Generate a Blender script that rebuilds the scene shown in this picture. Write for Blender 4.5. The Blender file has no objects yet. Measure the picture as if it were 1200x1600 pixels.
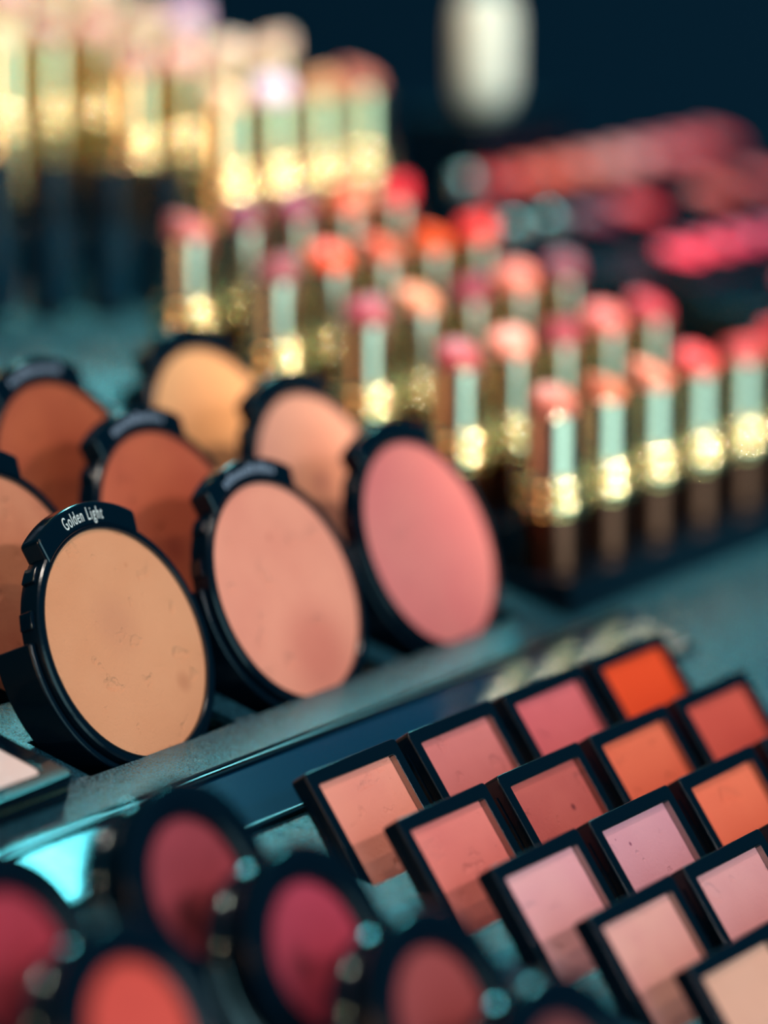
import bpy, bmesh, math, random
from mathutils import Vector, Matrix

random.seed(7)
S = 0.1                                   # one working unit is a decimetre
OX, OY, OZ = 0.0, 0.0, 1.0                # where the working origin stands in the shop (metres)
def W(x, y, z): return Vector((x * S + OX, y * S + OY, z * S + OZ))
def R(d): return math.radians(d)
scene = bpy.context.scene
col = scene.collection

# ------------------------------------------------------------------ camera
PITCH, YAW = R(11.529), R(57.066)
F = Vector((math.sin(YAW) * math.cos(PITCH), math.cos(YAW) * math.cos(PITCH), -math.sin(PITCH)))
RT = Vector((math.cos(YAW), -math.sin(YAW), 0)); UP = RT.cross(F)
cam_data = bpy.data.cameras.new('camera'); cam = bpy.data.objects.new('camera', cam_data); col.objects.link(cam)
m = Matrix((RT, UP, -F)).transposed().to_4x4(); m.translation = W(-6.6417, -5.0019, 1.9946)
cam.matrix_world = m
cam_data.sensor_fit = 'VERTICAL'; cam_data.sensor_height = 36; cam_data.sensor_width = 27
cam_data.lens = 5800.2 / 1600 * 36
cam_data.clip_start = 0.02; cam_data.clip_end = 50
cam_data.dof.use_dof = True; cam_data.dof.focus_distance = 0.843; cam_data.dof.aperture_fstop = 3.9
scene.camera = cam

# ------------------------------------------------------------------ light
scene.view_settings.view_transform = 'Standard'; scene.view_settings.look = 'None'
scene.view_settings.exposure = -0.02; scene.view_settings.gamma = 1; scene.view_settings.use_curve_mapping = False
world = bpy.data.worlds.new('shop'); scene.world = world; world.use_nodes = True
bg = world.node_tree.nodes['Background']; bg.inputs[0].default_value = (0.02, 0.36, 0.62, 1); bg.inputs[1].default_value = 0.16

def area(name, pos, target, sx, sy, power, color):
    l = bpy.data.lights.new(name, 'AREA'); l.shape = 'RECTANGLE'; l.size = sx; l.size_y = sy; l.energy = power; l.color = color
    o = bpy.data.objects.new(name, l); col.objects.link(o); o.location = pos
    o.rotation_euler = (Vector(target) - Vector(pos)).to_track_quat('-Z', 'Y').to_euler(); return o
def lamp(name, pos, power, color, r):
    l = bpy.data.lights.new(name, 'POINT'); l.energy = power; l.color = color; l.shadow_soft_size = r
    o = bpy.data.objects.new(name, l); col.objects.link(o); o.location = pos; return o
T0 = (0.1, -0.02, 1.0)
def along(az, el, d, o=(-0.03, -0.035, 0.975)):
    az, el = R(az), R(el); return (o[0] + d * math.cos(el) * math.cos(az), o[1] + d * math.cos(el) * math.sin(az), o[2] + d * math.sin(el))
area('ceiling_panel', along(28.6, 40.4, 2.8), (-0.03, -0.035, 0.975), 0.36, 0.52, 36, (0.14, 0.90, 1.0))
area('wall_lightbox', (-0.5, -2.4, 1.35), (0.1, 0.0, 1.0), 2.2, 2.3, 50, (0.50, 0.93, 1.0))
lamp('shop_spot_front', (0.15, -1.30, 1.75), 27, (1.0, 0.88, 0.82), 0.04)
lamp('shop_spot_above', (0.05, -0.42, 2.7), 38, (1.0, 0.88, 0.76), 0.04)
area('warm_side_fill', (-2.6, 0.35, 1.35), (0.2, 0.05, 1.0), 1.2, 1.4, 30, (1.0, 0.58, 0.30))  # unseen fill added to warm the lipstick tubes and the insert's reflection
lamp('shop_spot_left', (-1.3, -0.9, 2.7), 24, (1.0, 0.84, 0.60), 0.05)
lamp('shop_spot_right', (0.7, -1.4, 2.7), 26, (1.0, 0.80, 0.52), 0.05)
lamp('shop_spot_rear', (1.6, 0.6, 2.7), 24, (1.0, 0.82, 0.55), 0.05)

def fill_spot(name, pos, target, power, color, angle, r=0.03):  # narrow helper spots, added to lift single displays
    l = bpy.data.lights.new(name, 'SPOT'); l.energy = power; l.color = color; l.shadow_soft_size = r; l.spot_size = R(angle); l.spot_blend = 0.6
    o = bpy.data.objects.new(name, l); col.objects.link(o); o.location = pos
    o.rotation_euler = (Vector(target) - Vector(pos)).to_track_quat('-Z', 'Y').to_euler(); return o
fill_spot('fill_spot_near_rack', (0.75, -1.15, 2.6), tuple(W(2.68, 0.62, 0.3)), 430, (1.0, 0.90, 0.64), 8.2)  # added light that brightens the gold collars of the near rack
fill_spot('fill_spot_far_rack', (-0.1, -0.9, 2.7), tuple(W(3.0, 2.6, 0.9)), 300, (1.0, 0.90, 0.66), 9.5)  # also added, for stronger glints on the far lipsticks
fill_spot('fill_spot_bottle', (0.1, -0.6, 2.6), tuple(W(4.6, 1.7, 0.9)), 85, (0.95, 0.98, 0.90), 9)  # no known fixture, added to brighten the white bottle

# ------------------------------------------------------------------ materials
def lin(c):
    return tuple(((v / 255) / 12.92 if v / 255 <= 0.04045 else ((v / 255 + 0.055) / 1.055) ** 2.4) for v in c) + (1,)
def mat(name, rgb, rough=0.5, metal=0.0, spec=0.5, coat=0.0, linear=False):
    m = bpy.data.materials.new(name); m.use_nodes = True; b = m.node_tree.nodes['Principled BSDF']
    b.inputs['Base Color'].default_value = (tuple(rgb) + (1,)) if linear else lin(rgb)
    b.inputs['Roughness'].default_value = rough; b.inputs['Metallic'].default_value = metal
    b.inputs['Specular IOR Level'].default_value = spec; b.inputs['Coat Weight'].default_value = coat
    b.inputs['Coat Roughness'].default_value = 0.05
    return m
def nod(m, t, **kw):
    n = m.node_tree.nodes.new(t)
    for k, v in kw.items(): setattr(n, k, v)
    return n
def lk(m, a, b): m.node_tree.links.new(a, b)
def bsdf(m): return m.node_tree.nodes['Principled BSDF']
def bump(m, scale, strength, dist, detail=4):
    tc = nod(m, 'ShaderNodeTexCoord'); n = nod(m, 'ShaderNodeTexNoise'); n.inputs['Scale'].default_value = scale; n.inputs['Detail'].default_value = detail
    b = nod(m, 'ShaderNodeBump'); b.inputs['Strength'].default_value = strength; b.inputs['Distance'].default_value = dist
    lk(m, tc.outputs['Object'], n.inputs['Vector']); lk(m, n.outputs['Fac'], b.inputs['Height']); lk(m, b.outputs['Normal'], bsdf(m).inputs['Normal'])
    return tc, n, b

black = mat('black_plastic', (0.0006, 0.005, 0.011), 0.20, linear=True, spec=0.25)
bump(black, 900, 0.12, 0.0003)
black_gloss = mat('black_gloss_plastic', (0.0006, 0.0045, 0.010), 0.10, linear=True, spec=0.4)
black_matt = mat('black_matt_plastic', (0.0006, 0.005, 0.011), 0.55, linear=True, spec=0.2)
gold = mat('gold_metal', (0.97, 0.78, 0.44), 0.13, 1.0, linear=True)
gold_tube = mat('gold_tube_metal', (0.64, 0.54, 0.38), 0.14, 1.0, linear=True)
copper = mat('copper_metal', (0.15, 0.05, 0.03), 0.25, 1.0, linear=True)
pale_gold = mat('pale_gold_metal', (0.95, 0.74, 0.42), 0.16, 1.0, linear=True)
silver = mat('silver_metal', (0.30, 0.30, 0.29), 0.3, 1.0, linear=True)
letter = mat('pale_print', (205, 205, 205), 0.5)
letter_faint = mat('faint_print', (120, 130, 150), 0.5)
acrylic_edge = mat('acrylic_edge', (60, 150, 165), 0.15)
steel_dark = mat('dull_steel', (0.10, 0.16, 0.18), 0.3, 1.0, linear=True)
white_plastic = mat('white_plastic', (235, 232, 215), 0.4)

# fine glittery deck, semi gloss
deck_m = mat('glitter_deck', (42, 70, 80), 0.23, spec=0.5)
tc, n, b = bump(deck_m, 2600, 0.55, 0.0004, 2)
vor = nod(deck_m, 'ShaderNodeTexVoronoi'); vor.inputs['Scale'].default_value = 3200
lk(deck_m, tc.outputs['Object'], vor.inputs['Vector'])
r_ = nod(deck_m, 'ShaderNodeValToRGB'); r_.color_ramp.elements[0].position = 0.15; r_.color_ramp.elements[0].color = lin((8, 32, 46)); r_.color_ramp.elements[1].position = 0.85; r_.color_ramp.elements[1].color = lin((32, 74, 90))
lk(deck_m, vor.outputs['Color'], r_.inputs['Fac']); lk(deck_m, r_.outputs['Color'], bsdf(deck_m).inputs['Base Color'])
# dark brushed acrylic insert
strip_m = mat('brushed_acrylic', (0.0005, 0.022, 0.06), 0.10, 0.0, linear=True); bsdf(strip_m).inputs['IOR'].default_value = 2.4
tc = nod(strip_m, 'ShaderNodeTexCoord'); mp = nod(strip_m, 'ShaderNodeMapping'); mp.inputs['Scale'].default_value = (1100, 18, 18); mp.inputs['Rotation'].default_value = (0, 0, R(8))
n = nod(strip_m, 'ShaderNodeTexNoise'); n.inputs['Scale'].default_value = 1.0; n.inputs['Detail'].default_value = 3
b = nod(strip_m, 'ShaderNodeBump'); b.inputs['Strength'].default_value = 0.06; b.inputs['Distance'].default_value = 0.0002
lk(strip_m, tc.outputs['Object'], mp.inputs['Vector']); lk(strip_m, mp.outputs['Vector'], n.inputs['Vector']); lk(strip_m, n.outputs['Fac'], b.inputs['Height']); lk(strip_m, b.outputs['Normal'], bsdf(strip_m).inputs['Normal'])

pow_cache = {}
def powder(rgb, worn=0.25, tint=None, spots=()):
    """pressed powder: mottled, with a few dents and fingertip-worn patches of its own"""
    key = (rgb, worn, tuple(spots))
    if key in pow_cache: return pow_cache[key]
    m = mat('pressed_powder', rgb, 0.85, spec=0.15)
    tc = nod(m, 'ShaderNodeTexCoord'); oi = nod(m, 'ShaderNodeObjectInfo'); add = nod(m, 'ShaderNodeVectorMath', operation='ADD')
    sc = nod(m, 'ShaderNodeVectorMath', operation='SCALE'); cx = nod(m, 'ShaderNodeCombineXYZ')
    lk(m, oi.outputs['Random'], cx.inputs[0]); lk(m, oi.outputs['Random'], cx.inputs[1]); lk(m, cx.outputs[0], sc.inputs[0]); sc.inputs['Scale'].default_value = 3.0
    lk(m, tc.outputs['Object'], add.inputs[0]); lk(m, sc.outputs[0], add.inputs[1])
    n1 = nod(m, 'ShaderNodeTexNoise'); n1.inputs['Scale'].default_value = 38; n1.inputs['Detail'].default_value = 3; lk(m, add.outputs[0], n1.inputs['Vector'])
    rmp = nod(m, 'ShaderNodeValToRGB'); e = rmp.color_ramp.elements; e[0].position = 0.35; e[1].position = 0.68
    dark = tint or (int(rgb[0] * 0.88), int(rgb[1] * 0.74), int(rgb[2] * 0.76))
    mix = [int(rgb[i] * (1 - worn) + dark[i] * worn) for i in range(3)]
    e[0].color = lin(rgb); e[1].color = lin(mix)
    lk(m, n1.outputs['Fac'], rmp.inputs['Fac']); last = rmp.outputs['Color']
    for (sx, sy, sr, strength, srgb) in spots:      # finger marks and scuffs worn into the powder
        d = nod(m, 'ShaderNodeVectorMath', operation='DISTANCE'); d.inputs[1].default_value = (sx * S, sy * S, -0.0012)
        nz = nod(m, 'ShaderNodeMath', operation='MULTIPLY_ADD'); nz.inputs[1].default_value = sr * S * 0.9; lk(m, n1.outputs['Fac'], nz.inputs[0])
        lk(m, tc.outputs['Object'], d.inputs[0]); lk(m, d.outputs['Value'], nz.inputs[2])
        mr = nod(m, 'ShaderNodeMapRange', interpolation_type='SMOOTHSTEP'); mr.inputs['From Min'].default_value = sr * S * 0.6; mr.inputs['From Max'].default_value = sr * S * 1.5
        mr.inputs['To Min'].default_value = strength; mr.inputs['To Max'].default_value = 0; lk(m, nz.outputs[0], mr.inputs['Value'])
        mx = nod(m, 'ShaderNodeMix', data_type='RGBA'); lk(m, mr.outputs[0], mx.inputs[0]); lk(m, last, mx.inputs[6]); mx.inputs[7].default_value = lin(srgb); last = mx.outputs[2]
    lk(m, last, bsdf(m).inputs['Base Color'])
    n2 = nod(m, 'ShaderNodeTexNoise'); n2.inputs['Scale'].default_value = 900; n2.inputs['Detail'].default_value = 6; n2.inputs['Roughness'].default_value = 0.7; lk(m, add.outputs[0], n2.inputs['Vector'])
    n3 = nod(m, 'ShaderNodeTexNoise'); n3.inputs['Scale'].default_value = 130; n3.inputs['Detail'].default_value = 4; lk(m, add.outputs[0], n3.inputs['Vector'])
    r3 = nod(m, 'ShaderNodeValToRGB'); r3.color_ramp.elements[0].position = 0.30; r3.color_ramp.elements[1].position = 0.40; lk(m, n3.outputs['Fac'], r3.inputs['Fac'])
    ad = nod(m, 'ShaderNodeMath', operation='MULTIPLY_ADD'); ad.inputs[1].default_value = 2.0; lk(m, r3.outputs['Color'], ad.inputs[0]); lk(m, n2.outputs['Fac'], ad.inputs[2])
    b = nod(m, 'ShaderNodeBump'); b.inputs['Strength'].default_value = 0.9; b.inputs['Distance'].default_value = 0.0003
    lk(m, ad.outputs[0], b.inputs['Height']); lk(m, b.outputs['Normal'], bsdf(m).inputs['Normal'])
    pow_cache[key] = m; return m

# ------------------------------------------------------------------ mesh helpers (working units)
def fin(name, bm, m, parent=None, matrix=None, smooth=True, bev=0.0, ang=35):
    bmesh.ops.remove_doubles(bm, verts=bm.verts, dist=1e-5)
    bmesh.ops.recalc_face_normals(bm, faces=bm.faces)
    for v in bm.verts: v.co *= S
    for f in bm.faces: f.smooth = smooth
    for e in bm.edges:
        if len(e.link_faces) == 2 and e.calc_face_angle(0) > R(ang): e.smooth = False
    me = bpy.data.meshes.new(name); bm.to_mesh(me); bm.free(); me.materials.append(m)
    o = bpy.data.objects.new(name, me); col.objects.link(o)
    if parent: o.parent = parent
    if matrix is not None: o.matrix_world = matrix
    if bev:
        b = o.modifiers.new('bevel', 'BEVEL'); b.width = bev * S; b.segments = 2; b.limit_method = 'ANGLE'; b.angle_limit = R(40); b.harden_normals = True
    return o
def box(bm, x0, x1, y0, y1, z0, z1):
    v = [bm.verts.new(p) for p in ((x0, y0, z0), (x1, y0, z0), (x1, y1, z0), (x0, y1, z0), (x0, y0, z1), (x1, y0, z1), (x1, y1, z1), (x0, y1, z1))]
    for f in ((0, 3, 2, 1), (4, 5, 6, 7), (0, 1, 5, 4), (1, 2, 6, 5), (2, 3, 7, 6), (3, 0, 4, 7)): bm.faces.new([v[i] for i in f])
def prism(bm, pts, z0, z1):
    a = [bm.verts.new((x, y, z0)) for x, y in pts]; b = [bm.verts.new((x, y, z1)) for x, y in pts]; n = len(pts)
    bm.faces.new(a[::-1]); bm.faces.new(b)
    for i in range(n): bm.faces.new((a[i], a[(i + 1) % n], b[(i + 1) % n], b[i]))
def lathe(bm, prof, n=64, cx=0, cy=0, a0=0, a1=360, closed=False):
    """revolve (r,z) about the z axis; profile may start and end on the axis or be a closed loop"""
    full = abs(a1 - a0) >= 359.9; k = n if full else n + 1; rings = []
    for i in range(k):
        t = R(a0 + (a1 - a0) * i / n)
        rings.append([bm.verts.new((cx + r * math.cos(t), cy + r * math.sin(t), z)) for r, z in prof])
    P = len(prof); rg = P if closed else P - 1
    for i in range(n):
        A, B = rings[i], rings[(i + 1) % k]
        for j in range(rg):
            q = [A[j], B[j], B[(j + 1) % P], A[(j + 1) % P]]
            bm.faces.new(q)
    if not full and closed:
        bm.faces.new(rings[0][::-1]); bm.faces.new(rings[-1])
    bmesh.ops.remove_doubles(bm, verts=bm.verts, dist=1e-6)
    bmesh.ops.dissolve_degenerate(bm, dist=1e-7, edges=bm.edges)
def rrect(x0, x1, y0, y1, r, n=5):
    pts = []
    for cx, cy, a in ((x1 - r, y1 - r, 0), (x0 + r, y1 - r, 90), (x0 + r, y0 + r, 180), (x1 - r, y0 + r, 270)):
        for i in range(n + 1):
            t = R(a + 90 * i / n); pts.append((cx + r * math.cos(t), cy + r * math.sin(t)))
    return pts
def tag(o, label, cat, group=None, kind=None):
    if label: o['label'] = label
    if cat: o['category'] = cat
    if group: o['group'] = group
    if kind: o['kind'] = kind
    return o
def empty(name, matrix, label, cat, group=None):
    o = bpy.data.objects.new(name, None); o.empty_display_size = 0.01; col.objects.link(o); o.matrix_world = matrix
    return tag(o, label, cat, group)
def child(name, bm, m, parent, **kw):
    o = fin(name, bm, m, None, None, **kw); o.parent = parent; return o
def face_matrix(x, y, z, lean):
    """local x along the row, y up the leaning face, z out of the face"""
    e2 = Vector((0, math.sin(R(lean)), math.cos(R(lean)))); e1 = Vector((1, 0, 0))
    M = Matrix((e1, e2, e1.cross(e2))).transposed().to_4x4(); M.translation = W(x, y, z); return M

# ------------------------------------------------------------------ slanted deck
TILT = 16.05
ez = Vector((0, -math.sin(R(TILT)), math.cos(R(TILT)))); ey = Vector((0, math.cos(R(TILT)), math.sin(R(TILT))))
DQ = Vector((0, -0.105, -0.24))           # a point of the deck surface
DM = Matrix((Vector((1, 0, 0)), ey, ez)).transposed().to_4x4(); DM.translation = W(*DQ)
def deck_z(y): return DQ.z + (y - DQ.y) * math.tan(R(TILT))
def dy(y): return (y - DQ.y) / math.cos(R(TILT))      # world y on the deck -> deck coordinate

# ------------------------------------------------------------------ setting
def struct(name, bm, m): return tag(fin(name, bm, m, smooth=False), None, None, kind='structure')
floor_m = mat('floor_tiles', (150, 168, 165), 0.5)
nn = nod(floor_m, 'ShaderNodeTexBrick'); nn.inputs['Color1'].default_value = lin((150, 170, 168)); nn.inputs['Color2'].default_value = lin((140, 160, 160)); nn.inputs['Mortar'].default_value = lin((90, 105, 108)); nn.inputs['Scale'].default_value = 2
lk(floor_m, nn.outputs['Color'], bsdf(floor_m).inputs['Base Color'])
wall_m = mat('dark_blue_wall', (0.0012, 0.010, 0.020), 0.7, linear=True, spec=0.2)
wn = nod(wall_m, 'ShaderNodeTexWave'); wn.inputs['Scale'].default_value = 1.2; wn.inputs['Distortion'].default_value = 1.0
wr = nod(wall_m, 'ShaderNodeValToRGB'); wr.color_ramp.elements[0].color = (0.0008, 0.04, 0.09, 1); wr.color_ramp.elements[1].color = (0.001, 0.08, 0.17, 1)
lk(wall_m, wn.outputs['Fac'], wr.inputs['Fac']); lk(wall_m, wr.outputs['Color'], bsdf(wall_m).inputs['Base Color'])
bm = bmesh.new(); box(bm, -32, 42, -42, 32, -10.3, -10); struct('floor', bm, floor_m)
bm = bmesh.new(); box(bm, -32, 42, 30, 31, -10, 20); struct('wall_back', bm, wall_m)
bm = bmesh.new(); box(bm, 40, 41, -42, 30, -10, 20); struct('wall_right', bm, wall_m)

# counter
cn = empty('display_counter', Matrix.Translation(W(3, 0, -10)), 'black shop counter carrying the sloping teal tray and the racks', 'counter')
bm = bmesh.new(); box(bm, -5.5, 8.5, -2.6, 5.5, 0.0, 8.3); child('cabinet', bm, black, cn, bev=0.02)
bm = bmesh.new(); box(bm, -5.6, 8.6, -2.7, 5.6, 8.3, 8.5); child('counter_top', bm, black_matt, cn, bev=0.02)
# top of the counter is at working height -1.5

# ------------------------------------------------------------------ positions
DISC_SP = 0.653; DISC_R = 0.2725
disc_rows = [(0.0, 0.0), (0.335, 0.0955), (0.655, 0.190)]
SQ0 = (-0.0856, -0.585, -0.2294); SQ_W = 0.303; SQ_P = 0.42; SQ_DY = -0.2401; SQ_DZ = -0.0673; SQ_LEAN = 34.85
DISC_LEAN = 23.56

# holes in the deck: (x0, x1, y0, y1) in deck coordinates
holes = []
def disc_hole(cx, yo):
    yl = dy(yo - 0.1055); holes.append((cx - 0.284, cx + 0.284, yl + 0.002, yl + 0.19))
for r, (yo, zo) in enumerate(disc_rows):
    for c in range(3): disc_hole(DISC_SP * c, yo)
sq_cells = [(r, c) for r, n in enumerate((4, 4, 4, 3, 2)) for c in range(n)]
def sq_contact(r):
    # where the leaning face plane crosses the deck
    y = SQ0[1] + r * SQ_DY; z = SQ0[2] + r * SQ_DZ
    t = (z - deck_z(y)) / (math.cos(R(SQ_LEAN)) - math.sin(R(SQ_LEAN)) * math.tan(R(TILT)))
    return y - t * math.sin(R(SQ_LEAN)), t
for r, c in sq_cells:
    yc, t = sq_contact(r); x = SQ0[0] + c * SQ_P
    holes.append((x - 0.034, x + SQ_W + 0.034, dy(yc) - 0.040, dy(yc) + 0.075))
pots = []
for col_x, rows in ((-0.94, (0, 1, 2, 3)), (-1.513, (0, 1))):
    for k in rows: pots.append((col_x, -0.885 - 0.286 * k))

tray = empty('display_tray', DM, 'sloping teal glitter tray holding the round and square compacts', 'display tray')
X0, X1, Y0, Y1 = -2.6, 6.3, -2.5, 2.3
xs = sorted({X0, X1} | {round(h[i], 5) for h in holes for i in (0, 1)}); ys = sorted({Y0, Y1} | {round(h[i], 5) for h in holes for i in (2, 3)})
bm = bmesh.new()
vg = {}
def gv(x, y, z):
    k = (x, y, z)
    if k not in vg: vg[k] = bm.verts.new(k)
    return vg[k]
TH = 0.02
def solid(i, j):
    if i < 0 or j < 0 or i >= len(xs) - 1 or j >= len(ys) - 1: return False
    x = (xs[i] + xs[i + 1]) / 2; y = (ys[j] + ys[j + 1]) / 2
    return not any(h[0] < x < h[1] and h[2] < y < h[3] for h in holes)
for i in range(len(xs) - 1):
    for j in range(len(ys) - 1):
        if not solid(i, j): continue
        a, b2, c, d = xs[i], xs[i + 1], ys[j], ys[j + 1]
        bm.faces.new([gv(a, c, 0), gv(b2, c, 0), gv(b2, d, 0), gv(a, d, 0)])
        bm.faces.new([gv(a, d, -TH), gv(b2, d, -TH), gv(b2, c, -TH), gv(a, c, -TH)])
        for (p, q, di, dj) in (((a, c), (b2, c), 0, -1), ((b2, c), (b2, d), 1, 0), ((b2, d), (a, d), 0, 1), ((a, d), (a, c), -1, 0)):
            if not solid(i + di, j + dj): bm.faces.new([gv(p[0], p[1], -TH), gv(q[0], q[1], -TH), gv(q[0], q[1], 0), gv(p[0], p[1], 0)])
child('deck', bm, deck_m, tray, smooth=False)
bm = bmesh.new(); box(bm, X0, X1, Y0, Y1, -0.25, -0.23); child('underside', bm, black_matt, tray, smooth=False)
bm = bmesh.new()
for a in ((X0, X1, Y0 - 0.05, Y0 - 0.002), (X0, X1, Y1 + 0.002, Y1 + 0.05), (X0 - 0.05, X0 - 0.002, Y0 - 0.05, Y1 + 0.05), (X1 + 0.002, X1 + 0.05, Y0 - 0.05, Y1 + 0.05)): box(bm, *a, -0.27, 0.01)
child('tray_rim', bm, black, tray, bev=0.008)
# dark acrylic insert with lighter edges, lying in the deck between the round and the square compacts
SY0, SY1 = dy(-0.452), dy(-0.262)
bm = bmesh.new(); box(bm, X0 + 0.2, 1.9, SY0, SY1, 0.001, 0.006); ins = child('acrylic_insert', bm, strip_m, tray, smooth=False)
for y in (SY0 - 0.012, SY1 - 0.002, SY1 + 0.022):
    bm = bmesh.new(); box(bm, X0 + 0.2, 1.9, y, y + 0.012, 0.001, 0.013); ie = child('insert_edge', bm, black_gloss, tray, bev=0.003)
for y in (SY0 - 0.0005, SY1 + 0.0115):
    bm = bmesh.new(); box(bm, X0 + 0.2, 1.9, y, y + 0.005, 0.001, 0.0145); child('insert_trim', bm, steel_dark, ie)
# legs of the tray down to the counter
bm = bmesh.new()
for x in (X0 + 0.2, X1 - 0.4): box(bm, x, x + 0.2, 1.9, 2.1, -1.6, -0.26)
child('tray_support', bm, black, tray)

# ------------------------------------------------------------------ round compacts
def arc_pts(r, a0, a1, n): return [(r * math.cos(R(a0 + (a1 - a0) * i / n)), r * math.sin(R(a0 + (a1 - a0) * i / n))) for i in range(n + 1)]
B_ = 0.262                                # height of the pan centre above the base point, up the face
def shift(bm, dyy):
    for v in bm.verts: v.co.y += dyy
def pan_mesh(r, z, n=72):
    bm = bmesh.new(); prof = [(0, z)]
    for k in range(1, 13): prof.append((r * k / 12, z - 0.004 * (k / 12) ** 8))
    lathe(bm, prof, n); return bm
def round_compact(x, yo, zo, rgb, label, text=None, print_m=None, worn=0.3, tint=None, spots=()):
    e2 = Vector((0, math.sin(R(DISC_LEAN)), math.cos(R(DISC_LEAN))))
    base = Vector((x, yo, zo)) - e2 * B_
    t = empty('round_powder_compact', face_matrix(base.x, base.y, base.z, DISC_LEAN), label, 'powder compact', 'round powder compacts on the tray')
    # case: ring wall with a floor
    bm = bmesh.new()
    lathe(bm, [(0, -0.060), (0.285, -0.060), (0.296, -0.054), (0.299, -0.030), (0.295, -0.004), (0.290, 0.000), (0.2775, 0.000), (0.2745, -0.003), (0.2735, -0.016), (0, -0.016)], 96)
    shift(bm, B_); case = child('case', bm, black, t)
    bm = pan_mesh(0.2715, -0.004, 96); shift(bm, B_); pp = child('powder_pan', bm, powder(rgb, worn, tint, [(a, b + B_, r, k, c) for a, b, r, k, c in spots]), t)
    bm = bmesh.new(); lathe(bm, [(0.2745, -0.006), (0.2745, -0.0005), (0.2718, -0.0005), (0.2718, -0.009)], 96); shift(bm, B_); child('pan_rim', bm, rim_m, pp)
    # lettered tab on top
    bm = bmesh.new()
    pts = arc_pts(0.338, 58, 124, 22) + arc_pts(0.2775, 129, 53, 22)
    prism(bm, pts, -0.058, 0.004); shift(bm, B_); tab = child('label_tab', bm, black_gloss, t, bev=0.009)
    # thick lower shell behind
    bm = bmesh.new()
    pts = arc_pts(0.318, 168, 372, 48) + arc_pts(0.2995, 372, 168, 48)
    prism(bm, pts, -0.128, -0.016)
    shift(bm, B_); child('lower_shell', bm, black, t, bev=0.006)
    bm = bmesh.new(); lathe(bm, [(0, -0.118), (0.299, -0.118), (0.299, -0.062), (0, -0.062)], 48, a0=168, a1=372); shift(bm, B_); child('back_plate', bm, black, t)
    # clips on the side wall
    for a in (136, 158, 30):
        bm = bmesh.new(); prism(bm, arc_pts(0.306, a - 4, a + 4, 4) + arc_pts(0.29, a + 4, a - 4, 4), -0.050, -0.012); shift(bm, B_); child('clip', bm, black_gloss, case, bev=0.003)
    if text:
        parts = bmesh.new()
        widths = []
        cv = bpy.data.curves.new('glyph', 'FONT'); cv.size = 0.044 * S; cv.extrude = 0.0006 * S; cv.align_x = 'LEFT'
        tmp = bpy.data.objects.new('tmp', cv); col.objects.link(tmp)
        adv = []; meshes = []
        SQZ = 0.53
        for ch in text:
            if ch == ' ': meshes.append(None); adv.append((0, 0.0075 * S)); continue
            cv.body = ch; bpy.context.view_layer.update()
            me = bpy.data.meshes.new_from_object(tmp.evaluated_get(bpy.context.evaluated_depsgraph_get())); meshes.append(me)
            xa = [v.co.x for v in me.vertices]; adv.append((min(xa), SQZ * (max(xa) - min(xa))))
        gap = 0.0038 * S; total = sum(a for _, a in adv) + gap * (len(text) - 1)
        rad = 0.2935 * S; pos = -total / 2; a_mid = R(92.5)
        for me, (xm, a) in zip(meshes, adv):
            if me:
                th = a_mid - (pos + a / 2) / rad
                M = Matrix.Translation((rad * math.cos(th), rad * math.sin(th), 0.0046 * S)) @ Matrix.Rotation(th - math.pi / 2, 4, 'Z') @ Matrix.Translation((-a / 2, 0, 0)) @ Matrix.Diagonal((SQZ, 1.0, 1, 1)) @ Matrix.Translation((-xm, 0, 0))
                me.transform(M); parts.from_mesh(me)
            pos += a + gap
        for v in parts.verts: v.co /= S
        bpy.data.objects.remove(tmp)
        shift(parts, B_); child('label_text', parts, letter, tab, smooth=False)
    elif print_m:
        bm = bmesh.new(); rnd = random.Random(int(x * 100 + yo * 1000)); a = 112
        while a > 72:
            w = rnd.uniform(1.2, 2.6); h = rnd.choice((0.016, 0.016, 0.024))
            prism(bm, arc_pts(0.297 + h, a, a - w, 2) + arc_pts(0.297, a - w, a, 2), 0.0045, 0.0052); a -= w + 1.0
        shift(bm, B_); child('label_print', bm, print_m, tab, smooth=False)
    return t
rim_m = mat('clear_pan_rim', (52, 46, 46), 0.2, spec=0.4)
D = round_compact
GP = 'round compact'
D(0.0, 0, 0, (218, 144, 108), 'golden beige round compact lettered Golden Light, sharpest of the round ones', text='Golden Light', worn=0.3, tint=(200, 118, 84), spots=((-0.02, 0.05, 0.10, 0.45, (196, 124, 96)), (0.15, -0.13, 0.035, 0.5, (176, 104, 76)), (0.09, 0.17, 0.012, 0.7, (178, 96, 66))))
D(DISC_SP, 0, 0, (236, 146, 124), 'peach round compact in the front row, between Golden Light and rose pink', print_m=letter_faint, worn=0.35, tint=(206, 110, 96), spots=((0.04, -0.17, 0.16, 0.5, (192, 90, 80)), (0.0, 0.135, 0.016, 0.8, (176, 84, 70))))
D(DISC_SP * 2, 0, 0, (214, 118, 114), 'rose pink round compact at the right end of the front row, nearest the lipsticks', print_m=None, worn=0.4, tint=(210, 100, 105))
D(-0.01, *disc_rows[1], (212, 134, 104), 'light peach round compact cut by the left edge, directly behind Golden Light', print_m=letter_faint, worn=0.7, tint=(170, 80, 62))
D(DISC_SP, *disc_rows[1], (198, 98, 70), 'terracotta orange round compact in the middle row, behind the peach one', print_m=letter_faint, worn=0.5, tint=(165, 66, 52), spots=((-0.02, -0.03, 0.05, 0.6, (150, 58, 48)), (0.06, -0.14, 0.07, 0.6, (150, 58, 50))))
D(DISC_SP * 2 + 0.015, *disc_rows[1], (214, 146, 126), 'dusty pink round compact with a dark worn spot, behind the rose pink one', print_m=None, worn=0.3, tint=(196, 116, 104), spots=((0.0, 0.03, 0.045, 0.8, (130, 70, 74)),))
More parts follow.
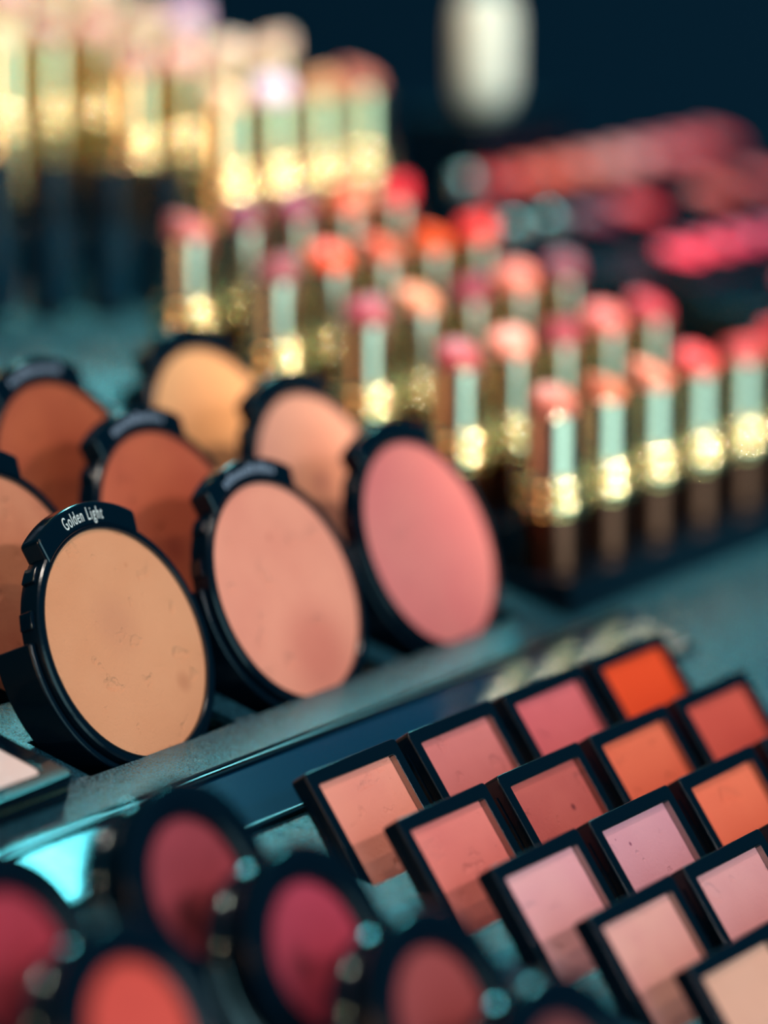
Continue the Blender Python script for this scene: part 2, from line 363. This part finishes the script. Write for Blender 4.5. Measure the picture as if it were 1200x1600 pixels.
D(DISC_SP, *disc_rows[2], (186, 92, 62), 'brick brown round compact at the left edge of the rearmost row', print_m=letter_faint, worn=0.6, tint=(150, 64, 48))
D(DISC_SP * 2, *disc_rows[2], (220, 156, 112), 'tan round compact in the rearmost row, beside the lipstick rack', print_m=None, worn=0.3, tint=(205, 130, 90))

# ------------------------------------------------------------------ square blush compacts
steel_edge = mat('thin_metal_edge', (0.30, 0.30, 0.28), 0.25, 1.0, linear=True)
def square_compact(r, c, rgb, label, worn=0.3, tint=None, spots=()):
    yc, t_ = sq_contact(r); zc = deck_z(yc); x = SQ0[0] + c * SQ_P
    t = empty('square_blush_compact', face_matrix(x, yc, zc, SQ_LEAN), label, 'blush compact', 'square blush compacts on the tray')
    H = t_; w = SQ_W; b = -0.066; lip = 0.033
    # frame: outer wall minus the pan opening
    bm = bmesh.new()
    outer = rrect(-lip, w + lip, b, H + lip, 0.010, 3); inner = rrect(0, w, b + lip, H, 0.008, 3)
    n = len(outer)
    def ringv(pts, z): return [bm.verts.new((px, py, z)) for px, py in pts]
    o1, i1, o0, i0 = ringv(outer, 0.0), ringv(inner, 0.0), ringv(outer, -0.045), ringv(inner, -0.030)
    for k in range(n):
        l = (k + 1) % n
        bm.faces.new((o1[k], o1[l], i1[l], i1[k])); bm.faces.new((o0[k], o0[l], o1[l], o1[k])); bm.faces.new((i1[k], i1[l], i0[l], i0[k]))
    bm.faces.new(o0[::-1]); bm.faces.new(i0)
    child('case', bm, black, t, bev=0.004)
    bm = bmesh.new(); N = 14; vs = {}
    rnd = random.Random(r * 10 + c)
    for i in range(N + 1):
        for j in range(N + 1):
            u, v = i / N, j / N; e = min(u, 1 - u, v, 1 - v)
            vs[i, j] = bm.verts.new((0.001 + (w - 0.002) * u, b + lip + 0.001 + (H - b - lip - 0.002) * v, -0.013 - 0.002 * max(0, 1 - e * 12) - 0.0006 * rnd.random()))
    for i in range(N):
        for j in range(N): bm.faces.new((vs[i, j], vs[i + 1, j], vs[i + 1, j + 1], vs[i, j + 1]))
    pp = child('powder_pan', bm, powder(rgb, worn, tint, [(a, H - b, r_, k, c_) for a, b, r_, k, c_ in spots]), t, ang=80)
    bm = bmesh.new(); box(bm, w - 0.0016, w - 0.0002, b + lip, H - 0.004, -0.016, 0.0008); box(bm, 0.004, w - 0.004, H - 0.0016, H - 0.0002, -0.016, 0.0004)
    child('pan_edge', bm, steel_edge, pp)
    bm = bmesh.new(); box(bm, -lip - 0.004, -lip - 0.0005, b + 0.05, H - 0.01, -0.034, -0.026); child('hinge_edge', bm, black_gloss, t)
    return t
Q = square_compact
rows_txt = ['rearmost', 'second', 'third', 'fourth', 'nearest']
Q(0, 0, (240, 146, 128), 'light peach square blush, left end of the rearmost row next to the acrylic insert', 0.3, (214, 118, 112))
Q(0, 1, (216, 118, 116), 'dusty rose square blush, second from the left in the rearmost row', 0.4, (192, 96, 98))
Q(0, 2, (218, 102, 108), 'raspberry pink square blush between dusty rose and bright orange, in the rearmost row', 0.5, (206, 84, 92))
Q(0, 3, (238, 76, 38), 'vivid orange square blush at the right end of the rearmost row', 0.2, (232, 62, 34))
Q(1, 0, (232, 124, 116), 'salmon square blush at the left end of the second row from the back', 0.4, (206, 98, 100))
Q(1, 1, (194, 92, 86), 'brownish red square blush with a dark smudge, in the second row from the back', 0.5, (168, 68, 68), ((0.204, 0.102, 0.012, 0.85, (96, 36, 44)),))
Q(1, 2, (232, 106, 78), 'coral orange square blush directly in front of the vivid orange one', 0.3, (218, 84, 66))
Q(1, 3, (208, 82, 70), 'brick red square blush at the right end of the second row from the back', 0.4, (190, 66, 60))
Q(2, 0, (232, 160, 164), 'pale candy pink square blush at the left end of the middle row', 0.3, (216, 128, 150))
Q(2, 1, (214, 144, 156), 'cool mauve pink square blush with a small pit, second in the middle row', 0.3, (196, 118, 138), ((0.095, 0.053, 0.007, 0.9, (120, 50, 80)), (0.05, 0.03, 0.004, 0.8, (130, 60, 90))))
Q(2, 2, (238, 112, 84), 'bright coral square blush near the right edge, behind the pitted pale pink one', 0.3, (226, 92, 72))
Q(2, 3, (220, 110, 90), 'square blush mostly past the right edge, beside the bright coral one', 0.3)
Q(3, 0, (230, 160, 150), 'beige pink square blush at the left end of the fourth row, near the bottom', 0.6, (214, 128, 136))
Q(3, 1, (220, 148, 150), 'pitted pale pink square blush at the right edge, in the fourth row', 0.4, (202, 122, 132))
Q(3, 2, (214, 150, 140), 'square blush past the right edge, beside the pitted pale pink one', 0.3)
Q(4, 0, (216, 154, 134), 'tan beige square blush in the bottom right corner, nearest of the square ones', 0.3, (204, 134, 116))
Q(4, 1, (214, 150, 140), 'square blush beyond the tan beige one at the bottom right corner', 0.3)

# ------------------------------------------------------------------ little blush pots, front left
glint_m = mat('glint_ring_metal', (0.16, 0.19, 0.20), 0.12, 1.0, linear=True)  # shiny metal for the added ring that catches glints
def pot(x, y, rgb, label, worn=0.4, tint=None, spots=()):
    h = 0.262; z = deck_z(y) + h / math.cos(R(TILT))
    e2 = Vector((0, math.sin(R(DISC_LEAN)), math.cos(R(DISC_LEAN)))); e3 = Vector((1, 0, 0)).cross(e2)
    rp = 0.225
    base = Vector((x, y, z)) - e2 * rp
    t = empty('blush_pot', face_matrix(base.x, base.y, base.z, DISC_LEAN), label, 'blush pot', 'small round blush pots at the front left of the tray')
    bm = bmesh.new()
    lathe(bm, [(0, -0.05), (0.185, -0.05), (0.215, -0.045), (0.224, -0.03), (0.224, -0.008), (0.217, 0.003), (0.196, 0.006), (0.158, 0.002), (0.146, -0.006), (0.142, -0.020), (0, -0.020)], 72)
    shift(bm, rp); child('pot_rim', bm, black, t)
    bm = bmesh.new(); prof = [(0, -0.15), (0.18, -0.15), (0.19, -0.143)]
    for k in range(4):
        z0 = -0.140 + k * 0.022; prof += [(0.190, z0), (0.199, z0 + 0.007), (0.199, z0 + 0.013), (0.190, z0 + 0.020)]
    prof += [(0.190, -0.049), (0, -0.049)]
    lathe(bm, prof, 72); shift(bm, rp); tb = child('threaded_body', bm, black_gloss, t)
    bm = pan_mesh(0.1415, -0.014, 64); shift(bm, rp); child('powder_pan', bm, powder(rgb, worn, tint, [(a, b + rp, r, k, c) for a, b, r, k, c in spots]), t)
    bm = bmesh.new(); lathe(bm, [(0.192 + 0.012 * math.cos(R(q)), -0.098 + 0.010 * math.sin(R(q))) for q in range(0, 360, 30)], 64, closed=True); shift(bm, rp); child('glint_ring', bm, glint_m, tb)  # ring added to give the pot bodies their glints
    # wedge it leans on, expressed along the face
    bm = bmesh.new(); a = R(TILT + DISC_LEAN)
    # deck surface in local coordinates passes below: build a small wedge under the body
    lo = []
    def loc(fy, fd):   # fy: along deck towards the back from the base point, fd: above the deck
        base_h = h - rp * math.cos(a)
        yy = fy * math.sin(a) + (fd - base_h) * math.cos(a); zz = -fy * math.cos(a) + (fd - base_h) * math.sin(a)
        return yy, zz
    prof2 = [loc(-0.01, 0.001), loc(0.19, 0.001), loc(0.13, 0.045), loc(0.02, 0.07)]
    pa = [bm.verts.new((-0.07, yy, zz)) for yy, zz in prof2]; pb = [bm.verts.new((0.07, yy, zz)) for yy, zz in prof2]
    bm.faces.new(pa); bm.faces.new(pb[::-1])
    for k in range(4): bm.faces.new((pa[k], pb[k], pb[(k + 1) % 4], pa[(k + 1) % 4]))
    child('stand', bm, black_gloss, t)
    return t
pot_info = [
    ((160, 62, 74), 'plum rose blush pot, topmost of the little pots, below the Golden Light compact', 0.5, (120, 48, 56), ((-0.05, -0.045, 0.05, 0.8, (70, 26, 34)),)),
    ((188, 62, 86), 'crimson pink blush pot just left of the salmon square blush', 0.5, (140, 48, 62), ((-0.07, 0.0, 0.045, 0.8, (70, 26, 34)),)),
    ((160, 70, 72), 'brownish red blush pot at the bottom centre, third of the little pots', 0.5, (130, 60, 66)),
    ((120, 60, 62), 'blush pot at the bottom edge under the candy pink square, only its rim seen', 0.3, None),
    ((186, 58, 78), 'raspberry blush pot cut by the left edge near the bottom', 0.5, (120, 44, 52)),
    ((214, 76, 66), 'scarlet coral blush pot at the bottom edge, lower left', 0.4, (196, 64, 60))]
for (px, py), info in zip(pots, pot_info): pot(px, py, info[0], info[1], *info[2:])

# ------------------------------------------------------------------ flat palette at the left edge
PM = DM.copy(); PM.translation = DM @ (Vector((-0.425 - 0.36, dy(-0.155), 0.002)) * S)
pal = empty('square_palette', PM, 'flat square compact with a pale pink pan lying at the left edge beside Golden Light', 'powder compact')
bm = bmesh.new(); prism(bm, rrect(0, 0.36, 0, 0.34, 0.02), 0.0, 0.028); child('bottom_case', bm, black_gloss, pal, bev=0.004)
bm = bmesh.new(); prism(bm, rrect(0.004, 0.357, 0.002, 0.338, 0.02), 0.0285, 0.036); child('metal_seam', bm, pale_gold, pal)
bm = bmesh.new()
outer = rrect(0, 0.36, 0, 0.34, 0.022, 5); inner = rrect(0.035, 0.305, 0.045, 0.30, 0.03, 5)
o0 = [bm.verts.new((x, y, 0.0365)) for x, y in outer]; o1 = [bm.verts.new((x, y, 0.066)) for x, y in outer]; i1 = [bm.verts.new((x, y, 0.066)) for x, y in inner]; i0 = [bm.verts.new((x, y, 0.05)) for x, y in inner]
n = len(outer)
for k in range(n):
    l = (k + 1) % n
    bm.faces.new((o0[k], o0[l], o1[l], o1[k])); bm.faces.new((o1[k], o1[l], i1[l], i1[k])); bm.faces.new((i1[k], i1[l], i0[l], i0[k]))
bm.faces.new(o0[::-1]); bm.faces.new(i0)
child('top_frame', bm, black_gloss, pal, bev=0.005)
bm = bmesh.new(); prism(bm, rrect(0.036, 0.304, 0.046, 0.299, 0.03), 0.0505, 0.061); child('powder_pan', bm, powder((238, 205, 200), 0.2, (226, 184, 180)), pal, bev=0.003)

# ------------------------------------------------------------------ lipsticks
def lipstick_mesh(slant, r=0.056, h=0.12):
    bm = bmesh.new(); n = 28; rings = []
    lv = [(r, -0.02), (r, 0.0), (r, h * 0.35)]
    for rr, z in lv: rings.append([bm.verts.new((rr * math.cos(2 * math.pi * i / n), rr * math.sin(2 * math.pi * i / n), z)) for i in range(n)])
    for s, q in ((1.0, 0.0), (0.93, 0.55), (0.75, 0.85), (0.45, 1.0)):
        ring = []
        for i in range(n):
            t = 2 * math.pi * i / n; x, y = r * s * math.cos(t), r * s * math.sin(t)
            z = h * 0.55 + (x * math.cos(slant) + y * math.sin(slant)) / r * h * 0.30 + q * 0.022
            ring.append(bm.verts.new((x, y, z)))
        rings.append(ring)
    for a, b in zip(rings, rings[1:]):
        for i in range(n): bm.faces.new((a[i], a[(i + 1) % n], b[(i + 1) % n], b[i]))
    bm.faces.new(rings[-1]); bm.faces.new(rings[0][::-1]); return bm
def make_lipstick(s, base_m, tube_m, collar_m):
    t = bpy.data.objects.new('lipstick', None); t.empty_display_size = 0.01; col.objects.link(t)
    zc = 0.205 * s
    bm = bmesh.new(); lathe(bm, [(0, 0), (0.086 * s, 0), (0.089 * s, 0.004), (0.089 * s, zc - 0.052 * s), (0, zc - 0.052 * s)], 32); child('case_base', bm, base_m, t)
    bm = bmesh.new()
    prof = [(0, zc - 0.0515 * s), (0.092 * s, zc - 0.0515 * s)]
    for k in range(2):
        z0 = zc + (-0.046 + 0.050 * k) * s
        for j in range(7):
            a = math.pi * (j / 6 - 0.5); prof.append(((0.089 + 0.018 * math.cos(a) - 0.008 * k) * s, z0 + (0.022 + 0.022 * math.sin(a)) * s))
    prof += [(0.076 * s, zc + 0.052 * s), (0, zc + 0.052 * s)]
    lathe(bm, prof, 40); child('collar', bm, collar_m, t)
    bm = bmesh.new(); h = 0.17 * s; z0 = zc + 0.0525 * s
    lathe(bm, [(0, z0), (0.077 * s, z0), (0.077 * s, z0 + h - 0.004), (0.073 * s, z0 + h), (0.0615 * s, z0 + h), (0.0615 * s, z0 + h - 0.03), (0, z0 + h - 0.03)], 40); child('inner_tube', bm, tube_m, t)
    return t, z0 + h - 0.008
lip_mats = {}
def lip_mat(rgb):
    if rgb not in lip_mats:
        m = mat('lipstick_wax', rgb, 0.45, spec=0.3); bump(m, 300, 0.1, 0.0003); lip_mats[rgb] = m
    return lip_mats[rgb]
proto, ztip = make_lipstick(1.0, copper, gold_tube, gold)
proto2, ztip2 = make_lipstick(1.08, pale_gold, pale_gold, pale_gold)
bul_cache = {}
def place_lipstick(src, zt, s, x, y, z, rgb, label, group, first):
    if first: t = src
    else:
        t = src.copy(); col.objects.link(t)
        for ch in list(src.children):
            c = ch.copy(); col.objects.link(c); c.parent = t
    t.location = W(x, y, z)
    t.rotation_euler = (0, 0, random.uniform(-3, 3))
    tag(t, label, 'lipstick', group)
    return t
def add_bullet(t, s, zt, rgb, sl):
    bm = lipstick_mesh(sl, 0.060 * s, 0.075 * s)
    for v in bm.verts: v.co.z += zt
    return child('lipstick_bullet', bm, lip_mat(rgb), t)
LX, LY, LZ = 1.87, -0.03, 0.04           # collar centre of the front left lipstick
LPX, LPY, LPZ = 0.268, 0.302, 0.0975
c1 = [
  [('brownish pink', (196, 104, 92)), ('peach orange', (222, 118, 92)), ('apricot pink', (228, 128, 110)), ('strawberry red', (214, 58, 66)), ('coral pink', (224, 84, 92)), ('cherry red', (196, 36, 52))],
  [('dusty rose', (168, 62, 74)), ('baby pink', (236, 140, 128)), ('berry rose', (176, 66, 84)), ('warm pink', (216, 98, 98)), ('rose red', (190, 52, 74))],
  [('mauve rose', (160, 62, 80)), ('pale apricot', (226, 138, 110)), ('mulberry', (146, 48, 70)), ('salmon', (222, 110, 96)), ('dark berry', (128, 40, 62))],
  [('smoky mauve', (150, 74, 86)), ('vivid orange', (236, 70, 30)), ('terracotta', (206, 82, 60)), ('tangerine', (240, 84, 34)), ('poppy red', (226, 40, 36))],
  [('petal pink', (206, 110, 112)), ('dark plum', (110, 26, 56)), ('wine purple', (120, 24, 60)), ('light coral', (226, 92, 72)), ('signal red', (214, 36, 56))]]
rown = ['front', 'second', 'middle', 'fourth', 'rearmost']
# stepped black rack
rack = empty('lipstick_rack', Matrix.Translation(W(1.7, -0.18, deck_z(-0.18) + 0.03)), 'black stepped rack holding the near block of gold lipsticks', 'rack')
BZ = 0.205
org = Vector((1.7, -0.18, deck_z(-0.18) + 0.03))
for r in range(5):
    yc = LY + r * LPY; top = LZ + r * LPZ - BZ - 0.002; x1 = 1.87 + 0.268 * (5 if r == 0 else 4) + 0.16
    bm = bmesh.new()
    ya, yb = yc - 0.148, yc + 0.149
    pts = [(ya, deck_z(ya) + 0.004), (yb, deck_z(yb) + 0.004), (yb, top), (ya, top)]
    a = [bm.verts.new((1.72 - org.x, p - org.y, q - org.z)) for p, q in pts]; b = [bm.verts.new((x1 - org.x, p - org.y, q - org.z)) for p, q in pts]
    bm.faces.new(a); bm.faces.new(b[::-1])
    for k in range(4): bm.faces.new((a[k], b[k], b[(k + 1) % 4], a[(k + 1) % 4]))
    child('tier', bm, black, rack, bev=0.006)
first = True
for r in range(5):
    for c, (nm, rgb) in enumerate(c1[r]):
        if r == 0: where = ['first from the left', 'second from the left', 'third from the left', 'fourth from the left', 'fifth from the left', 'at the very right edge'][c]
        else: where = ['leftmost', 'second', 'third', 'fourth', 'rightmost'][c]
        t = place_lipstick(proto, ztip, 1, LX + c * LPX, LY + r * LPY, LZ + r * LPZ - BZ, rgb, '%s lipstick, %s in the %s row of the near rack' % (nm, where, rown[r]), 'gold lipsticks in the near rack', first); first = False
proto_list = [o for o in col.objects if o.name.startswith('lipstick') and o.get('group') == 'gold lipsticks in the near rack']
k = 0
for r in range(5):
    for c, (nm, rgb) in enumerate(c1[r]):
        add_bullet(proto_list[k], 1.0, ztip, rgb, random.uniform(0, 6.28)); k += 1

# far block of lipsticks
MX, MY, MZ = 2.76, 1.67, 0.69; MPX, MPY, MPZ = 0.248, 0.346, 0.0875; BZ2 = 0.205 * 1.08
rows2 = [(0, 4), (0, 4), (-1, 4), (-2, 4), (-3, 4), (-4, 4)]
names2 = [('nude beige', (216, 176, 150)), ('blush pink', (222, 160, 160)), ('caramel', (196, 140, 106)), ('cream beige', (226, 206, 176)), ('lilac pink', (206, 176, 208)), ('rosy brown', (176, 116, 108)), ('hot pink', (206, 64, 96)), ('pale nude', (220, 186, 170))]
rack2 = empty('lipstick_rack', Matrix.Translation(W(MX, MY - 0.18, deck_z(MY - 0.18) + 0.03)), 'black stepped rack holding the far block of pale gold lipsticks', 'rack')
org = Vector((MX, MY - 0.18, deck_z(MY - 0.18) + 0.03))
for r, (ca, cb) in enumerate(rows2):
    yc = MY + r * MPY; top = MZ + r * MPZ - BZ2 - 0.002
    xa = MX + ca * MPX - 0.14; xb = MX + (cb - 1) * MPX + 0.14
    ya, yb = yc - 0.17, yc + 0.171; bm = bmesh.new()
    za, zb_ = (deck_z(ya) + 0.013, deck_z(yb) + 0.013) if r < 2 else (-1.498, -1.498)
    pts = [(ya, za), (yb, zb_), (yb, top), (ya, top)]
    a = [bm.verts.new((xa - org.x, p - org.y, q - org.z)) for p, q in pts]; b = [bm.verts.new((xb - org.x, p - org.y, q - org.z)) for p, q in pts]
    bm.faces.new(a); bm.faces.new(b[::-1])
    for i in range(4): bm.faces.new((a[i], b[i], b[(i + 1) % 4], a[(i + 1) % 4]))
    child('tier', bm, black, rack2, bev=0.006)
FR = ['front', 'second', 'third', 'fourth', 'fifth', 'rearmost']; FC = ['first', 'second', 'third', 'fourth', 'fifth', 'sixth', 'seventh', 'eighth']
first = True; cells = []
for r, (ca, cb) in enumerate(rows2):
    for c in range(ca, cb):
        nm, rgb = names2[(r * 5 + (c - ca) * 3 + (c * c)) % 8]
        if (r, c) == (2, 3): nm, rgb = 'lilac pink', (214, 176, 214)
        if (r, c) == (0, 3): nm, rgb = 'rosy brown', (190, 112, 100)
        t = place_lipstick(proto2, ztip2, 1.08, MX + c * MPX, MY + r * MPY, MZ + r * MPZ - BZ2, rgb, '%s lipstick in the far rack, %s row, %s from the right' % (nm, FR[r], FC[cb - c - 1]), 'pale gold lipsticks in the far rack', first)
        first = False; cells.append((t, rgb))
for t, rgb in cells: add_bullet(t, 1.08, ztip2, rgb, random.uniform(0, 6.28))

# dark closed tubes left of the far rack
def dark_tube(x, y, h, rgb, label):
    z = deck_z(y) + 0.023
    t = empty('lip_gloss', Matrix.Translation(W(x, y, z)), label, 'lip gloss', 'dark lip gloss tubes left of the far rack')
    bm = bmesh.new(); lathe(bm, [(0, 0), (0.075, 0), (0.08, 0.005), (0.08, h * 0.55), (0.074, h * 0.56), (0, h * 0.56)], 28); child('tube', bm, tube_blue, t)
    bm = bmesh.new(); lathe(bm, [(0, h * 0.561), (0.07, h * 0.561), (0.07, h * 0.985), (0.062, h), (0, h)], 28); child('cap', bm, lip_mat(rgb) if rgb else black_gloss, t)
tube_blue = mat('dark_blue_glass', (0.0008, 0.010, 0.022), 0.15, linear=True, spec=0.3)
places = ['at the left edge', 'second from the left edge', 'third from the left edge', 'fourth, nearest the far rack corner']
for i in range(4):
    dark_tube(1.92 + i * 0.22, 1.93 - i * 0.05, 0.46 - 0.01 * i, None, 'tall black lip gloss tube left of the far rack, %s' % places[i])

# ------------------------------------------------------------------ right background display
org = Vector((3.2, -0.2, deck_z(-0.2) + 0.02))
rk = empty('colour_rack', Matrix.Translation(W(*org)), 'long black stepped rack of red and coral lip colours in the right background', 'rack')
bands = [(0.08, 0.43, 3.42), (0.52, 0.49, 3.42), (1.15, 0.51, 3.5), (1.52, 0.60, 3.9)]
for k, (y, z, xa) in enumerate(bands):
    ya = y - 0.16; yb = (bands[k + 1][0] - 0.162) if k < 3 else y + 0.14; top = z - 0.10; xb = 6.2
    bm = bmesh.new(); pts = [(ya, deck_z(ya) + 0.004), (yb, deck_z(yb) + 0.004), (yb, top), (ya, top)]
    a = [bm.verts.new((xa - org.x, p - org.y, q - org.z)) for p, q in pts]; b = [bm.verts.new((xb - org.x, p - org.y, q - org.z)) for p, q in pts]
    bm.faces.new(a); bm.faces.new(b[::-1])
    for i in range(4): bm.faces.new((a[i], b[i], b[(i + 1) % 4], a[(i + 1) % 4]))
    child('tier', bm, black, rk, bev=0.01)
def rouge(x, y, z, rgb, label, r=0.1):
    t = empty('lip_colour_pot', Matrix.Translation(W(x, y, z - 0.098)) @ Matrix.Rotation(R(14), 4, 'X'), label, 'lip colour pot', 'red and coral lip colour pots in the right background')
    bm = bmesh.new(); lathe(bm, [(0, 0.028), (r, 0.028), (r + 0.010, 0.034), (r + 0.010, 0.070), (r, 0.076), (r - 0.004, 0.066), (0, 0.066)], 32); child('case', bm, black, t)
    bm = bmesh.new(); lathe(bm, [(r - 0.006, 0.0665), (r - 0.006, 0.078), (r * 0.8, 0.088), (r * 0.4, 0.094), (0, 0.096)], 32); child('colour_pan', bm, lip_mat(rgb), t)
b1 = [('dark red', (190, 36, 44)), ('orange red', (232, 66, 34)), ('vermilion', (236, 80, 50)), ('salmon', (232, 116, 104)), ('shell pink', (236, 134, 130)), ('rose', (222, 92, 98)), ('scarlet', (220, 50, 62)), ('strawberry', (212, 58, 68))]
for i, (nm, rgb) in enumerate(b1): rouge(4.12 + i * 0.222, 1.52, 0.60, rgb, '%s lip colour pot, %s from the left in the rearmost background row' % (nm, FC[i]), 0.098)
for i, (x, nm, rgb) in enumerate(((4.11, 'deep magenta', (120, 22, 56)), (4.41, 'bright red', (232, 40, 56)), (4.97, 'coral red', (230, 78, 72)), (5.36, 'rose red', (214, 60, 68)))):
    rouge(x, 1.15, 0.51, rgb, '%s lip colour pot in the second row of the right background rack' % nm, 0.10)
for i, (nm, rgb) in enumerate((('crimson', (220, 28, 72)), ('raspberry', (204, 24, 68)), ('fuchsia red', (204, 30, 80)), ('cerise', (196, 34, 82)), ('ruby', (196, 28, 66)))):
    rouge(3.56 + i * 0.205, 0.52, 0.49, rgb, '%s lip colour pot, %s from the left in the crimson background row' % (nm, FC[i]), 0.085)
rouge(3.53, 0.08, 0.43, (190, 50, 70), 'dull rose lip colour pot alone at the right edge, lowest background row', 0.08)
def vial(x, y, z, label):
    t = empty('silver_cap_vial', Matrix.Translation(W(x, y, z)), label, 'vial', 'silver capped vials left of the red pots')
    bm = bmesh.new(); lathe(bm, [(0, 0), (0.055, 0), (0.055, 0.05), (0.035, 0.06), (0, 0.06)], 24); child('bottle', bm, tube_blue, t)
    bm = bmesh.new(); lathe(bm, [(0, 0.061), (0.045, 0.061), (0.045, 0.09), (0.037, 0.105), (0.02, 0.113), (0, 0.115)], 24); child('cap', bm, silver, t)
vial(3.62, 1.15, 0.412, 'silver capped dark vial, the left one of the pair left of the magenta pot')
vial(3.85, 1.15, 0.412, 'silver capped dark vial, the right one of the pair left of the magenta pot')
vial(3.99, 1.56, 0.502, 'silver capped dark vial behind the pair, left of the dark red pot')

# white bottle
org = Vector((4.585, 1.845, deck_z(1.88) + 0.05))
bt = empty('pump_bottle', Matrix.Translation(W(*org)), 'white rounded bottle with a teal pump, standing behind the racks', 'bottle')
bm = bmesh.new(); box(bm, -0.3, 0.3, -0.17, 0.2, 0.0, 0.775 - org.z); child('plinth', bm, black, bt, bev=0.01)
zb = 0.777 - org.z
bm = bmesh.new(); lathe(bm, [(0, zb), (0.07, zb), (0.092, zb + 0.03), (0.103, zb + 0.08), (0.103, zb + 0.31), (0.088, zb + 0.37), (0.05, zb + 0.40), (0, zb + 0.40)], 40); child('bottle_body', bm, white_plastic, bt)
bm = bmesh.new(); lathe(bm, [(0, zb + 0.401), (0.055, zb + 0.401), (0.055, zb + 0.45), (0.025, zb + 0.455), (0.025, zb + 0.5), (0, zb + 0.5)], 32)
pm = child('pump', bm, acrylic_edge, bt)
bm = bmesh.new(); prism(bm, rrect(-0.03, 0.16, -0.025, 0.025, 0.02), zb + 0.501, zb + 0.53); child('nozzle', bm, acrylic_edge, pm, bev=0.004)
